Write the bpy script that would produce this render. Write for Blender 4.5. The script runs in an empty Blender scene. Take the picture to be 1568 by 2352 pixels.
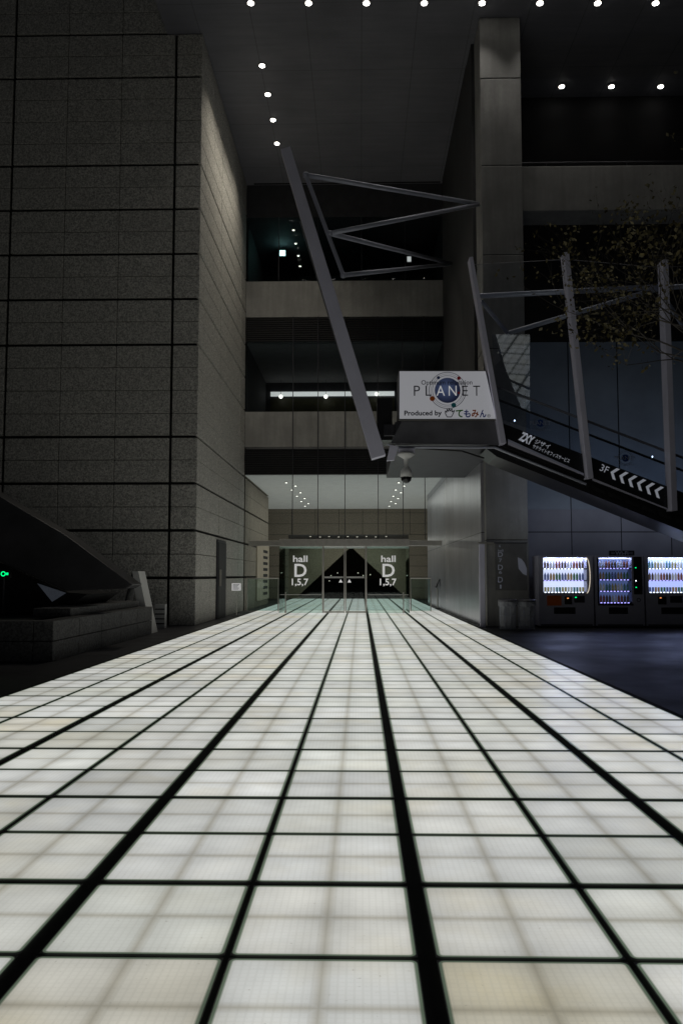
import bpy, math, random
from mathutils import Vector, Matrix
random.seed(7)
S = bpy.context.scene
COL = S.collection
F = 1935.0; H = 1.32
PITCH = math.atan(146/F); YAW = math.atan(44/F)
fw = Vector((-math.sin(YAW)*math.cos(PITCH), math.cos(YAW)*math.cos(PITCH), math.sin(PITCH)))
rt = Vector((math.cos(YAW), math.sin(YAW), 0))
up = rt.cross(fw)
EYE = Vector((0,0,H))
# surveying helpers: read real positions off the photograph's lines of sight
def ray(px,py): return fw + rt*((px-784)/F) + up*((1176-py)/F)
def Pt(px,py,Y):
    d = ray(px,py); return EYE + d*(Y/d.y)
def Zp(px,py,z):
    d = ray(px,py); return EYE + d*((z-H)/d.z)
def Xp(px,py,x):
    d = ray(px,py); return EYE + d*(x/d.x)
def G(px,py): return Zp(px,py,0.0)

# ---------------------------------------------------------------- materials
class NT:
    def __init__(s, name):
        s.m = bpy.data.materials.new(name); s.m.use_nodes = True
        s.t = s.m.node_tree; s.n = s.t.nodes; s.l = s.t.links
        s.b = s.n['Principled BSDF']; s.out = s.n['Material Output']
    def new(s, typ, **kw):
        n = s.n.new(typ)
        for k,v in kw.items(): setattr(n,k,v)
        return n
    def inp(s, sock, v):
        if isinstance(v,(int,float)): sock.default_value = v
        elif isinstance(v,(tuple,list)): sock.default_value = (list(v)+[1])[:len(sock.default_value)] if hasattr(sock.default_value,'__len__') else v
        else: s.l.new(v, sock)
    def math(s, op, a, b=None, c=None):
        n = s.new('ShaderNodeMath', operation=op)
        s.inp(n.inputs[0], a)
        if b is not None: s.inp(n.inputs[1], b)
        if c is not None: s.inp(n.inputs[2], c)
        return n.outputs[0]
    def mix(s, f, a, b, bt='MIX'):
        n = s.new('ShaderNodeMix', data_type='RGBA', blend_type=bt)
        s.inp(n.inputs[0], f); s.inp(n.inputs[6], a); s.inp(n.inputs[7], b)
        return n.outputs[2]
    def noise(s, scale, detail=4, vec=None, rough=.55):
        n = s.new('ShaderNodeTexNoise'); n.inputs['Scale'].default_value = scale
        n.inputs['Detail'].default_value = detail; n.inputs['Roughness'].default_value = rough
        s.l.new(vec if vec is not None else s.pos(), n.inputs['Vector'])
        return n.outputs[0]
    def pos(s):
        if not hasattr(s,'_p'): s._p = s.new('ShaderNodeNewGeometry').outputs['Position']
        return s._p
    def xyz(s, v=None):
        n = s.new('ShaderNodeSeparateXYZ'); s.l.new(v if v is not None else s.pos(), n.inputs[0]); return n.outputs
    def ramp(s, f, lo, hi):
        n = s.new('ShaderNodeMapRange'); s.inp(n.inputs[0], f); n.inputs[1].default_value=lo; n.inputs[2].default_value=hi
        return n.outputs[0]
    def bump(s, h, st=.3, dist=.01):
        n = s.new('ShaderNodeBump'); n.inputs['Strength'].default_value=st; n.inputs['Distance'].default_value=dist
        s.l.new(h, n.inputs['Height']); s.l.new(n.outputs[0], s.b.inputs['Normal'])
    def line(s, c, period, width, off=0.0):      # 1 on a joint line
        a = s.math('ADD', c, 1000*period-off+period*.5)
        a = s.math('MODULO', a, period)
        a = s.math('ABSOLUTE', s.math('SUBTRACT', a, period*.5))
        return s.math('LESS_THAN', a, width*.5)

def sc(c,k): return tuple(min(1,x*k) for x in c)
def M(name, col, rough=.6, metal=0, var=.18, scale=2.5, bump=0, emis=None, es=0, spec=.5):
    t = NT(name)
    n = t.noise(scale, 5)
    n = t.ramp(n, .3, .7)
    c = t.mix(n, sc(col,1-var), sc(col,1+var))
    t.l.new(c, t.b.inputs['Base Color'])
    t.b.inputs['Roughness'].default_value = rough
    t.b.inputs['Metallic'].default_value = metal
    t.b.inputs['Specular IOR Level'].default_value = spec
    if bump: t.bump(t.noise(scale*8,4), bump)
    if emis: 
        t.b.inputs['Emission Color'].default_value = (*emis,1); t.b.inputs['Emission Strength'].default_value = es
    return t.m
def glassmat(name, tint=(.9,.95,.95), refl=1.0, base=.03, rough=.02):
    t = NT(name)
    tr = t.new('ShaderNodeBsdfTransparent'); tr.inputs[0].default_value=(*tint,1)
    gl = t.new('ShaderNodeBsdfGlossy'); gl.inputs['Roughness'].default_value=rough
    lw = t.new('ShaderNodeFresnel'); lw.inputs[0].default_value=1.45
    f = t.math('ADD', t.math('MULTIPLY', lw.outputs[0], refl), base)
    mx = t.new('ShaderNodeMixShader'); t.l.new(f, mx.inputs[0]); t.l.new(tr.outputs[0], mx.inputs[1]); t.l.new(gl.outputs[0], mx.inputs[2])
    t.l.new(mx.outputs[0], t.out.inputs[0])
    return t.m

def granite(name, col):
    t = NT(name)
    n1 = t.ramp(t.noise(24,3,rough=.85), .40,.60)
    n2 = t.ramp(t.noise(9,3), .3,.7)
    n3 = t.ramp(t.noise(.35,5), .3,.7)
    cx = t.xyz()
    cell=t.new('ShaderNodeTexWhiteNoise', noise_dimensions='2D')
    cb=t.new('ShaderNodeCombineXYZ'); t.l.new(t.math('FLOOR',t.math('DIVIDE',t.math('ADD',cx[0],cx[1]),1.42)),cb.inputs[0]); t.l.new(t.math('FLOOR',t.math('DIVIDE',cx[2],.6)),cb.inputs[1])
    t.l.new(cb.outputs[0],cell.inputs['Vector'])
    c = t.mix(n1, sc(col,.40), sc(col,1.45))
    c = t.mix(t.math('MULTIPLY',n2,.2), c, sc(col,.6))
    c = t.mix(t.math('MULTIPLY',n3,.25), c, sc(col,.6))
    c = t.mix(t.math('MULTIPLY',cell.outputs[0],.18), c, sc(col,.5))
    t.l.new(c, t.b.inputs['Base Color']); t.b.inputs['Roughness'].default_value=.75
    t.bump(t.noise(24,3,rough=.85), .5, .015)
    return t.m
def concrete(name, col):
    t = NT(name)
    a = t.ramp(t.noise(.7,6), .3,.7); b = t.ramp(t.noise(9,5), .3,.7)
    mp = t.new('ShaderNodeMapping'); mp.inputs['Scale'].default_value=(4,4,.35); t.l.new(t.pos(), mp.inputs[0])
    st = t.ramp(t.noise(1.4,5,vec=mp.outputs[0]), .35,.7)
    c = t.mix(a, sc(col,.62), sc(col,1.2))
    c = t.mix(t.math('MULTIPLY',b,.35), c, sc(col,.65))
    c = t.mix(t.math('MULTIPLY',st,.45), c, sc(col,.45))
    t.l.new(c, t.b.inputs['Base Color']); t.b.inputs['Roughness'].default_value=.7
    t.bump(t.noise(14,5), .2, .01)
    return t.m

MT = {}
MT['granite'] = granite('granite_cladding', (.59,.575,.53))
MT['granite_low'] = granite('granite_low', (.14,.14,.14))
MT['granite_warm'] = granite('granite_warm', (.38,.33,.265))
MT['joint'] = M('dark_joint', (.012,.012,.012), .9)
MT['concrete'] = concrete('cast_concrete', (.36,.355,.34))
MT['concrete_dark'] = concrete('dark_concrete', (.06,.06,.063))
MT['darkwall'] = M('dark_wall', (.010,.010,.012), .8)
MT['louvre'] = M('louvre_metal', (.03,.03,.032), .5, .3)
MT['steel'] = M('painted_steel', (.74,.73,.88), .42, 0, .08, 1.2)
MT['steel_dark'] = M('dark_steel', (.05,.05,.06), .5, .3)
MT['steel_mid'] = M('mid_steel', (.15,.15,.17), .5, .1)
MT['tube'] = M('tube_steel', (.42,.44,.52), .4, .2, .1)
MT['steel_bright'] = M('brushed_steel', (.62,.60,.56), .3, .85, .1, 6)
MT['white'] = M('white_paint', (.75,.75,.74), .45, 0, .05)
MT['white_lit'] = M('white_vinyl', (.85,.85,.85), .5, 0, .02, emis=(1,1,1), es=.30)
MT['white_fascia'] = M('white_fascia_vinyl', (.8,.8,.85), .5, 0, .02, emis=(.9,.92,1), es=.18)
MT['black'] = M('black_paint', (.012,.012,.014), .4, 0, .2)
MT['blackmatte'] = M('black_matte', (.012,.012,.013), .8)
MT['glass'] = glassmat('clear_glass', (.86,.90,.89), .55, .0)
MT['glass_up'] = glassmat('upper_glass', (.80,.84,.85), .10, .0)
MT['glass_green'] = glassmat('green_edge_glass', (.80,.90,.87), .9, .01)
MT['screenglass'] = glassmat('screen_glass', (.88,.91,.95), .5, .0, .03)
MT['mirrorglass'] = glassmat('tilted_glass', (.80,.85,.90), 1.0, .13, .03)
MT['polished'] = M('polished_dark_stone', (.02,.02,.022), .12, 0, .5, 1.0)
MT['wedge'] = M('wedge_stone', (.045,.045,.05), .45, 0, .35, 1.6, .15)
MT['interior'] = M('interior_plaster', (.78,.77,.74), .8, 0, .06)
MT['lobbyceil'] = M('ceiling_added_glow', (.78,.77,.74), .8, 0, .06, emis=(1,.97,.90), es=.10)  # plain ceiling; faint glow added in place of light from the floor
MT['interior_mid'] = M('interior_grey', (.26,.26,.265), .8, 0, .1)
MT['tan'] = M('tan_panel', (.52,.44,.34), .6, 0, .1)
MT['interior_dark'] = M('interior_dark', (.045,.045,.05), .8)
MT['lamp'] = M('lamp_lens', (1,1,1), .5, 0, 0, emis=(1,.97,.9), es=12)
MT['lampwarm'] = M('lamp_lens_warm', (1,1,1), .5, 0, 0, emis=(1,.94,.82), es=3)
MT['lampdim'] = M('lamp_dim', (1,1,1), .5, 0, 0, emis=(1,.9,.72), es=1.2)
MT['strip'] = M('strip_light', (1,1,1), .5, 0, 0, emis=(1,.99,.95), es=.6)
MT['exit'] = M('exit_glow', (.6,1,.9), .5, 0, 0, emis=(.55,1,.95), es=4)
MT['green_led'] = M('green_led', (0,1,.2), .5, 0, 0, emis=(0,1,.25), es=1.5)
MT['signface'] = M('sign_face', (.55,.55,.58), .35, 0, .04, emis=(.92,.93,1), es=.19)
MT['bark'] = M('bark', (.09,.08,.07), .9, 0, .3, 8, .5)
MT['rubber'] = M('rubber', (.015,.015,.015), .5)
for nm,c in dict(blue=(.02,.07,.5),red=(.6,.02,.03),orange=(.75,.16,.02),teal=(.02,.28,.34),green=(.10,.38,.05),navy=(.02,.06,.25),yellow=(.8,.5,.03),ink=(.03,.03,.05)).items():
    MT[nm] = M('ink_'+nm, c, .4, 0, .05)
    
def soffit_mat():
    t = NT('soffit_panels')
    p = t.xyz()
    l = t.math('MAXIMUM', t.line(p[0],1.5,.022,.05), t.line(p[1],3.0,.02,.2))
    n = t.ramp(t.noise(.5,5), .3,.7)
    mp = t.new('ShaderNodeMapping'); mp.inputs['Scale'].default_value=(.5,6,1); t.l.new(t.pos(), mp.inputs[0])
    n2 = t.ramp(t.noise(1.2,4,vec=mp.outputs[0]), .35,.7)
    c = t.mix(n, (.185,.185,.21), (.25,.25,.28))
    c = t.mix(t.math('MULTIPLY',n2,.3), c, (.13,.13,.14))
    c = t.mix(t.math('MULTIPLY',l,.4), c, (.02,.02,.02))
    t.l.new(c, t.b.inputs['Base Color']); t.b.inputs['Roughness'].default_value=.65
    return t.m
MT['soffit'] = soffit_mat()
def paving_mat():
    t = NT('dark_paving')
    p = t.xyz()
    l = t.math('MAXIMUM', t.line(p[0],.9,.012), t.line(p[1],.9,.012))
    n = t.ramp(t.noise(.6,6), .3,.7); n2=t.ramp(t.noise(40,3),.3,.7)
    c = t.mix(n, (.012,.012,.018), (.026,.026,.034))
    c = t.mix(t.math('MULTIPLY',n2,.4), c, (.013,.013,.018))
    c = t.mix(l, c, (.005,.005,.005))
    t.l.new(c, t.b.inputs['Base Color'])
    t.l.new(t.math('ADD', t.math('MULTIPLY', n, .25), .38), t.b.inputs['Roughness'])
    t.bump(t.noise(30,3), .15, .005)
    return t.m
MT['paving'] = paving_mat()
def tile_mat():
    t = NT('glowing_glass_tile')
    uv = t.new('ShaderNodeUVMap').outputs[0]
    u = t.xyz(uv)
    px = t.math('ABSOLUTE', t.math('SUBTRACT', u[0], .5)); py = t.math('ABSOLUTE', t.math('SUBTRACT', u[1], .5))
    qx = t.math('MAXIMUM', t.math('SUBTRACT', px, .455), 0.0); qy = t.math('MAXIMUM', t.math('SUBTRACT', py, .455), 0.0)
    d = t.math('SUBTRACT', t.math('SQRT', t.math('ADD', t.math('MULTIPLY',qx,qx), t.math('MULTIPLY',qy,qy))), .045)
    dd = t.math('MAXIMUM', d, t.math('SUBTRACT', t.math('MAXIMUM',px,py), .5))
    edge = t.ramp(dd, -.032, -.020)
    inner = t.ramp(dd, -.12, -.03)
    cross = t.math('MAXIMUM', t.math('SUBTRACT', 1.0, t.math('DIVIDE', px, .05)), t.math('SUBTRACT', 1.0, t.math('DIVIDE', py, .05)))
    cross = t.math('MAXIMUM', cross, 0.0)
    ax = t.math('ABSOLUTE', t.math('SUBTRACT', px, .25)); ay = t.math('ABSOLUTE', t.math('SUBTRACT', py, .25))
    pil = t.math('MULTIPLY', t.math('ADD', t.math('MULTIPLY',ax,ax), t.math('MULTIPLY',ay,ay)), 3.0)
    fine = t.math('MAXIMUM', t.line(u[0], 1/24, .012), t.math('MULTIPLY', t.line(u[1], 1/24, .012), .6))
    at = t.new('ShaderNodeAttribute'); at.attribute_name='tint'
    a = t.xyz(at.outputs['Vector'])
    stain = t.ramp(t.noise(1.6,4), .48,.74)
    stain2 = t.ramp(t.noise(.5,2), .44,.64)
    warm = t.math('MULTIPLY', t.math('ADD', a[1], t.math('MULTIPLY', stain, .6)), t.math('ADD', t.math('MULTIPLY', stain2, .8), .35))
    warm = t.math('MINIMUM', warm, 1.0)
    c = t.mix(warm, (.925,.955,.985), (.98,.885,.66))
    c = t.mix(t.math('MULTIPLY', a[2], .5), c, (.84,.92,.74))
    c = t.mix(t.math('MULTIPLY', cross, .52), c, (.40,.35,.26))
    c = t.mix(t.math('MULTIPLY', fine, .12), c, (.35,.36,.34))
    c = t.mix(t.math('MULTIPLY', inner, .42), c, (.46,.44,.32))
    dirt = t.ramp(t.noise(55,4,rough=.7), .65,.73)
    c = t.mix(t.math('MULTIPLY', dirt, .5), c, (.25,.22,.16))
    mps = t.new('ShaderNodeMapping'); mps.inputs['Rotation'].default_value=(0,0,.9); mps.inputs['Scale'].default_value=(1.2,60,1); t.l.new(t.pos(), mps.inputs[0])
    scr = t.ramp(t.noise(1.3,2,vec=mps.outputs[0]), .74,.80)
    c = t.mix(t.math('MULTIPLY', scr, .25), c, (1,1,1))
    cloud = t.ramp(t.noise(2.6,4), .3,.7)
    k = t.math('MULTIPLY', a[0], t.math('ADD', t.math('MULTIPLY', cloud, .24), .86))
    k = t.math('MULTIPLY', k, t.math('SUBTRACT', 1.09, pil))
    k = t.math('MULTIPLY', k, t.math('SUBTRACT', 1.0, t.math('MULTIPLY', warm, .15)))
    rim = t.mix(t.ramp(dd,-.012,-.004), (.15,.20,.14), (.004,.004,.004))
    c = t.mix(edge, c, rim)
    t.b.inputs['Base Color'].default_value=(.04,.04,.04,1)
    t.b.inputs['Roughness'].default_value=.28
    t.l.new(c, t.b.inputs['Emission Color']); t.l.new(t.math('MULTIPLY', k, .72), t.b.inputs['Emission Strength'])
    t.bump(t.noise(6,3), .05, .004)
    return t.m
MT['tile'] = tile_mat()
def panelwall(name, col, pw, ph, axis, offa=0, offz=0, rough=.35, metal=.3, jw=.02, jc=(.01,.01,.012)):
    t = NT(name); p = t.xyz()
    l = t.math('MAXIMUM', t.line(p[axis],pw,jw,offa), t.line(p[2],ph,jw,offz))
    n = t.ramp(t.noise(.8,4), .3,.7)
    c = t.mix(n, sc(col,.8), sc(col,1.15))
    cell = t.math('FLOOR', t.math('DIVIDE', t.math('SUBTRACT',p[axis],offa), pw))
    wn = t.new('ShaderNodeTexWhiteNoise', noise_dimensions='1D'); t.l.new(cell, wn.inputs['W'])
    c = t.mix(t.math('MULTIPLY', wn.outputs[0], .35), c, sc(col,.6))
    c = t.mix(l, c, jc)
    t.l.new(c, t.b.inputs['Base Color']); t.b.inputs['Roughness'].default_value=rough; t.b.inputs['Metallic'].default_value=metal
    t.bump(t.math('SUBTRACT', 1.0, l), .4, .01)
    return t.m

# ---------------------------------------------------------------- mesh builder
ORG = {}
class MB:
    def __init__(s): s.v=[]; s.f=[]
    def box(s, x0,y0,z0,x1,y1,z1):
        i=len(s.v)
        s.v += [(x0,y0,z0),(x1,y0,z0),(x1,y1,z0),(x0,y1,z0),(x0,y0,z1),(x1,y0,z1),(x1,y1,z1),(x0,y1,z1)]
        s.f += [(i,i+3,i+2,i+1),(i+4,i+5,i+6,i+7),(i,i+1,i+5,i+4),(i+1,i+2,i+6,i+5),(i+2,i+3,i+7,i+6),(i+3,i,i+4,i+7)]
        return s
    def poly(s, pts):
        i=len(s.v); s.v += [tuple(p) for p in pts]; s.f.append(tuple(range(i,i+len(pts)))); return s
    def prism(s, pts, ext):
        e=Vector(ext); i=len(s.v); n=len(pts)
        s.v += [tuple(p) for p in pts] + [tuple(Vector(p)+e) for p in pts]
        s.f.append(tuple(range(i,i+n))); s.f.append(tuple(range(i+2*n-1,i+n-1,-1)))
        for k in range(n):
            a=i+k; b=i+(k+1)%n; s.f.append((a,a+n,b+n,b))
        return s
    def beam(s, a, b, w, d, w2=None):
        a=Vector(a); b=Vector(b); t=(b-a).normalized(); y=Vector((0,1,0))
        n = t.cross(y).normalized(); q = n.cross(t).normalized()
        w2 = w if w2 is None else w2
        i=len(s.v)
        for P,ww in ((a,w),(b,w2)):
            for sn,sq in ((-1,-1),(1,-1),(1,1),(-1,1)):
                s.v.append(tuple(P+n*(sn*ww/2)+q*(sq*d/2)))
        s.f += [(i,i+1,i+2,i+3),(i+7,i+6,i+5,i+4)]
        for k in range(4):
            kk=(k+1)%4; s.f.append((i+k,i+4+k,i+4+kk,i+kk))
        return s
    def tube(s, a, b, r, r2=None, n=10, caps=True):
        a=Vector(a); b=Vector(b); t=(b-a).normalized()
        h = Vector((0,0,1)) if abs(t.z)<.9 else Vector((1,0,0))
        u=t.cross(h).normalized(); v=t.cross(u); r2=r if r2 is None else r2
        i=len(s.v)
        for P,rr in ((a,r),(b,r2)):
            for k in range(n):
                an=2*math.pi*k/n; s.v.append(tuple(P+(u*math.cos(an)+v*math.sin(an))*rr))
        for k in range(n):
            kk=(k+1)%n; s.f.append((i+k,i+kk,i+n+kk,i+n+k))
        if caps: s.f.append(tuple(range(i+n-1,i-1,-1))); s.f.append(tuple(range(i+n,i+2*n)))
        return s
    def path(s, pts, r, n=8):
        for a,b in zip(pts,pts[1:]): s.tube(a,b,r,n=n)
        return s
    def lathe(s, c, prof, n=16):
        i=len(s.v); c=Vector(c)
        for r,z in prof:
            for k in range(n):
                an=2*math.pi*k/n
                s.v.append(tuple(c+Vector((r*math.cos(an), r*math.sin(an), z))))
        for j in range(len(prof)-1):
            for k in range(n):
                kk=(k+1)%n; s.f.append((i+j*n+k,i+j*n+kk,i+(j+1)*n+kk,i+(j+1)*n+k))
        s.f.append(tuple(range(i+n-1,i-1,-1))); m=len(prof)-1; s.f.append(tuple(range(i+m*n,i+m*n+n)))
        return s
    def ring(s, c, r0, r1, y, n=40):
        i=len(s.v)
        for k in range(n):
            an=2*math.pi*k/n
            for r in (r0,r1): s.v.append((c.x+r*math.cos(an), y, c.z+r*math.sin(an)))
        for k in range(n):
            kk=(k+1)%n; s.f.append((i+2*k,i+2*k+1,i+2*kk+1,i+2*kk))
        return s
    def disc(s, c, r, y, n=28): 
        return s.poly([(c.x+r*math.cos(2*math.pi*k/n), y, c.z+r*math.sin(2*math.pi*k/n)) for k in range(n)])
    def build(s, name, mat, parent=None, bevel=0, smooth=False):
        me=bpy.data.meshes.new(name)
        off = ORG.get(parent.name, Vector()) if parent else Vector()
        me.from_pydata([tuple(Vector(v)-off) for v in s.v],[],s.f); me.update()
        me.materials.append(MT[mat] if isinstance(mat,str) else mat)
        if smooth:
            for p in me.polygons: p.use_smooth=True
        o=bpy.data.objects.new(name, me); COL.objects.link(o)
        if parent: o.parent=parent; ORG[o.name]=off
        if bevel:
            b=o.modifiers.new('Bevel','BEVEL'); b.width=bevel; b.segments=2; b.limit_method='ANGLE'
        return o
def tag(o,label,cat,group=None):
    o['label']=label; o['category']=cat
    if group: o['group']=group
    return o
def thing(name,label,cat,loc,group=None):
    o=bpy.data.objects.new(name,None); COL.objects.link(o); o.location=loc; o.empty_display_size=.2
    ORG[o.name]=Vector(loc); return tag(o,label,cat,group)
def struct(name,mb,mat):
    o=mb.build(name,mat); o['kind']='structure'; return o
def dup(root, loc, label=None, group=None):
    r=root.copy(); COL.objects.link(r); r.location=loc
    if label: r['label']=label
    if group: r['group']=group
    for ch in list(root.children):
        c=ch.copy(); COL.objects.link(c); c.parent=r
        for g in list(ch.children):
            d=g.copy(); COL.objects.link(d); d.parent=c
    return r
def light(name, kind, loc, power, color=(1,1,1), parent=None, size=.1, spot=None, rot=None, sx=None, sy=None):
    l=bpy.data.lights.new(name,kind); l.energy=power; l.color=color
    if kind=='SPOT': l.spot_size=math.radians(spot or 120); l.spot_blend=.9; l.shadow_soft_size=size
    elif kind=='POINT': l.shadow_soft_size=size
    elif kind=='AREA':
        l.shape='RECTANGLE'; l.size=sx; l.size_y=sy
    o=bpy.data.objects.new(name,l); COL.objects.link(o)
    o.location=Vector(loc)-(ORG.get(parent.name,Vector()) if parent else Vector())
    if rot: o.rotation_euler=rot
    if parent: o.parent=parent
    return o
# lettering
def tmesh(body, shear=0, offset=0):
    c=bpy.data.curves.new('lettering','FONT'); c.body=body; c.shear=shear; c.offset=offset; c.resolution_u=3
    o=bpy.data.objects.new('lettering',c); COL.objects.link(o)
    dg=bpy.context.evaluated_depsgraph_get(); dg.update()
    me=bpy.data.meshes.new_from_object(o.evaluated_get(dg))
    vs=[v.co.copy() for v in me.vertices]; fs=[tuple(p.vertices) for p in me.polygons]
    bpy.data.objects.remove(o); bpy.data.curves.remove(c); bpy.data.meshes.remove(me)
    return vs,fs
def fit(mb, body, O, R, U, shear=0, offset=0):
    vs,fs=tmesh(body,shear,offset)
    if not vs: return mb
    x0=min(v.x for v in vs);x1=max(v.x for v in vs);y0=min(v.y for v in vs);y1=max(v.y for v in vs)
    i=len(mb.v); O=Vector(O);R=Vector(R);U=Vector(U)
    for v in vs: mb.v.append(tuple(O+R*((v.x-x0)/max(1e-6,x1-x0))+U*((v.y-y0)/max(1e-6,y1-y0))))
    mb.f += [tuple(k+i for k in f) for f in fs]
    return mb
def rect(mb, body, px0,py0,px1,py1, Y, **kw):
    a=Pt(px0,py1,Y); b=Pt(px1,py1,Y); c=Pt((px0+px1)/2,py0,Y)
    return fit(mb, body, (a.x,Y,a.z), (b.x-a.x,0,0), (0,0,c.z-a.z), **kw)
def lerp(a,b,t): return Vector(a)+(Vector(b)-Vector(a))*t

# ================================================================= SETTING
struct('ground', MB().poly([(-400,-300,0),(400,-300,0),(400,700,0),(-400,700,0)]), 'paving')
W=.685; D=.69
X0=G(950,2035).x; Y0=G(950,2035).y-.03
YB=48.0
xl=X0-6*W-.05; xr=X0+4*W+.05
struct('walkway_frame', MB().box(xl,-6.5,.001,xr,YB,.010), 'blackmatte')
vs=[];fs=[];tin=[]
j0=-14; j1=int((YB-Y0)/D)
for j in range(j0,j1):
    for k in range(-6,4):
        gl = .031 if k%2==0 else .009; gr = .031 if (k+1)%2==0 else .009
        gb = .020 if j%2==0 else .009; gt = .020 if (j+1)%2==0 else .009
        a=X0+k*W+gl; b=X0+(k+1)*W-gr; c=Y0+j*D+gb; d=Y0+(j+1)*D-gt
        i=len(vs); vs+= [(a,c,.016),(b,c,.016),(b,d,.016),(a,d,.016)]; fs.append((i,i+1,i+2,i+3))
        side=abs(k+1)/5
        br=random.gauss(1.01-.05*side,.07); wm=max(0,random.gauss(.02+.14*side,.18)); gr_=max(0,random.gauss(.05,.2))
        if j==-2 and k in (-2,0): wm=.8; br=.95
        if j==2 and k in (-2,): wm=.0; br=1.18; gr_=0
        tin.append((max(.80,min(1.18,br)),min(wm,.8),min(gr_,.6)))
me=bpy.data.meshes.new('walkway'); me.from_pydata(vs,[],fs)
uvl=me.uv_layers.new(name='UVMap')
for p in me.polygons:
    for q,li in enumerate(p.loop_indices): uvl.data[li].uv=((0,0),(1,0),(1,1),(0,1))[q]
at=me.attributes.new('tint','FLOAT_VECTOR','FACE')
for i,t in enumerate(tin): at.data[i].vector=t
me.materials.append(MT['tile'])
wk=bpy.data.objects.new('walkway',me); COL.objects.link(wk); wk['kind']='structure'

# ================================================================= GRANITE TOWER
TY=22.4; TX=Pt(448,1437,TY).x; FY=31.6
SZ=Pt(430,77,TY).z
zj0=Pt(448,1218,TY).z; dz=(Pt(462,175,TY).z-zj0)/10
tower=thing('granite_tower','tall dark granite clad tower block left of the glowing walkway','building',(TX,TY,0))
MB().box(-26,TY+.09,0,TX-.09,FY+8.4,30).build('wall_core','joint',tower)
cl=MB()
edges=[]
k=-2
while True:
    z=zj0+k*dz*.5
    if z>27: break
    edges.append((z, (1 if k in (6,18) else 2) if k%2==0 else 1)); k+=1
edges=[(0,0)]+[e for e in edges if e[0]>.1]
gap={0:0,1:.014,2:.075}
xa=Pt(393,900,TY).x; pwid=(xa-Pt(12,900,TY).x)/3
xe=[(TX,0),(xa,2)]
for q in range(1,13): xe.append((xa-q*pwid, 2 if q%3==0 else 1))
ye=[(TY,0),(TY+.7,1)]
q=1
while TY+.7+q*1.42<FY: ye.append((TY+.7+q*1.42, 2 if q==2 or q==5 else 1)); q+=1
ye.append((FY-.02,0))
for (za,ga),(zb,gb) in zip(edges,edges[1:]):
    for (xb,gxb),(xc,gxc) in zip(xe,xe[1:]):
        cl.box(xc+gap[gxc]*.5, TY, za+gap[ga]*.5, xb-gap[gxb]*.5, TY+.088, zb-gap[gb]*.5)
    for (ya,gya),(yb,gyb) in zip(ye,ye[1:]):
        cl.box(TX-.088, ya+(gap[gya]*.5 if gya else .0885), za+gap[ga]*.5, TX, yb-gap[gyb]*.5, zb-gap[gb]*.5)
cl.build('granite_cladding','granite',tower,bevel=.014)
cl=MB(); y=FY+.3
LZ=Pt(790,1090,FY).z
while y<FY+8.3:
    for (za,ga),(zb,gb) in zip(edges,edges[1:]):
        if zb<LZ+.6: cl.box(TX-.085,y+.01,za+gap[ga]*.5,TX-.002,min(y+1.4,FY+8.4)-.01,zb-gap[gb]*.5)
    y+=1.4
cl.build('lobby_cladding','granite_warm',tower)
da=Xp(497,1240,TX); db=Xp(516,1240,TX)
dr=MB().box(TX+.002,da.y,0,TX+.05,db.y,2.42).build('door_frame','steel_dark',tower)
d2=MB().box(TX+.052,da.y+.12,0,TX+.07,db.y-.06,2.34).build('door','concrete_dark',tower)
MB().box(TX+.071,da.y+.2,1.0,TX+.13,da.y+.24,1.5).build('handle','steel_bright',d2)

# ================================================================= SOFFIT
so=thing('overhanging_ceiling','high dark panelled ceiling slab overhanging the entrance court','ceiling',(0,TY,SZ))
sx=Zp(383,75,SZ).x
MB().box(sx,6,SZ,40,FY+6,SZ+1.2).build('slab','soffit',so)
a=Zp(1077,150,SZ); b=Zp(1020,415,SZ)
MB().box(a.x-.10,a.y,SZ-.012,a.x+.10,b.y,SZ-.002).build('slot','blackmatte',so)
a=Zp(583,421,SZ); b=Zp(1010,421,SZ)
MB().box(a.x,a.y,SZ-.012,b.x,a.y+.1,SZ-.002).build('slot','blackmatte',so)

# ================================================================= RIGHT COLUMN + WALLS
CY=21.9
c0=Pt(1118,1440,CY).x; c1=Pt(1216,1440,CY).x
col=thing('concrete_column','tall square concrete column right of the entrance rising to the ceiling','column',(c0,CY,0))
m=MB(); jz=[0]+[Pt(1150,y,CY).z for y in (1240,1040,800,585,380,180)]+[SZ-.003]
for za,zb in zip(jz,jz[1:]): m.box(c0,CY,za+.008,c1,CY+1.1,zb-.008)
m.build('shaft','concrete',col,bevel=.02)
MB().box(c0+.02,CY+.02,0,c1-.02,CY+1.08,SZ-.01).build('shaft_core','joint',col)
RX=c0-.08
rb=thing('side_wing','right wing of the building with metal panel flank and blue grey front panels','building',(c1,CY+.8,0))
MT['flank']=panelwall('flank_panels',(.50,.50,.55),1.5,2.45,1,.3,0,.3,.6)
MT['bluepanel']=panelwall('blue_panels',(.32,.37,.43),1.33,30,0,Pt(1305,900,CY+.9).x,0,.35,0,.03)
MT['greypanel']=panelwall('grey_panels',(.36,.36,.41),1.33,Pt(1300,1222,CY+.9).z,0,Pt(1305,900,CY+.9).x,0,.45,0,.025)
zf=LZ+.75
MB().box(RX,CY+.3,0,RX+.3,FY+8.4,zf).build('metal_flank','flank',rb)
MB().box(RX,CY+1.15,zf+.002,RX+.3,FY-.01,SZ-.003).build('upper_flank','concrete_dark',rb)
WY=CY+.9
zb0=Pt(1400,1170,WY).z; zb1=Pt(1400,785,WY).z
MB().box(c1-.3,WY,0,30,WY+.3,zb0).build('lower_wall','greypanel',rb)
MB().box(c1-.3,WY+.01,zb0+.002,30,WY+.28,zb1).build('upper_wall','bluepanel',rb)
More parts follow.
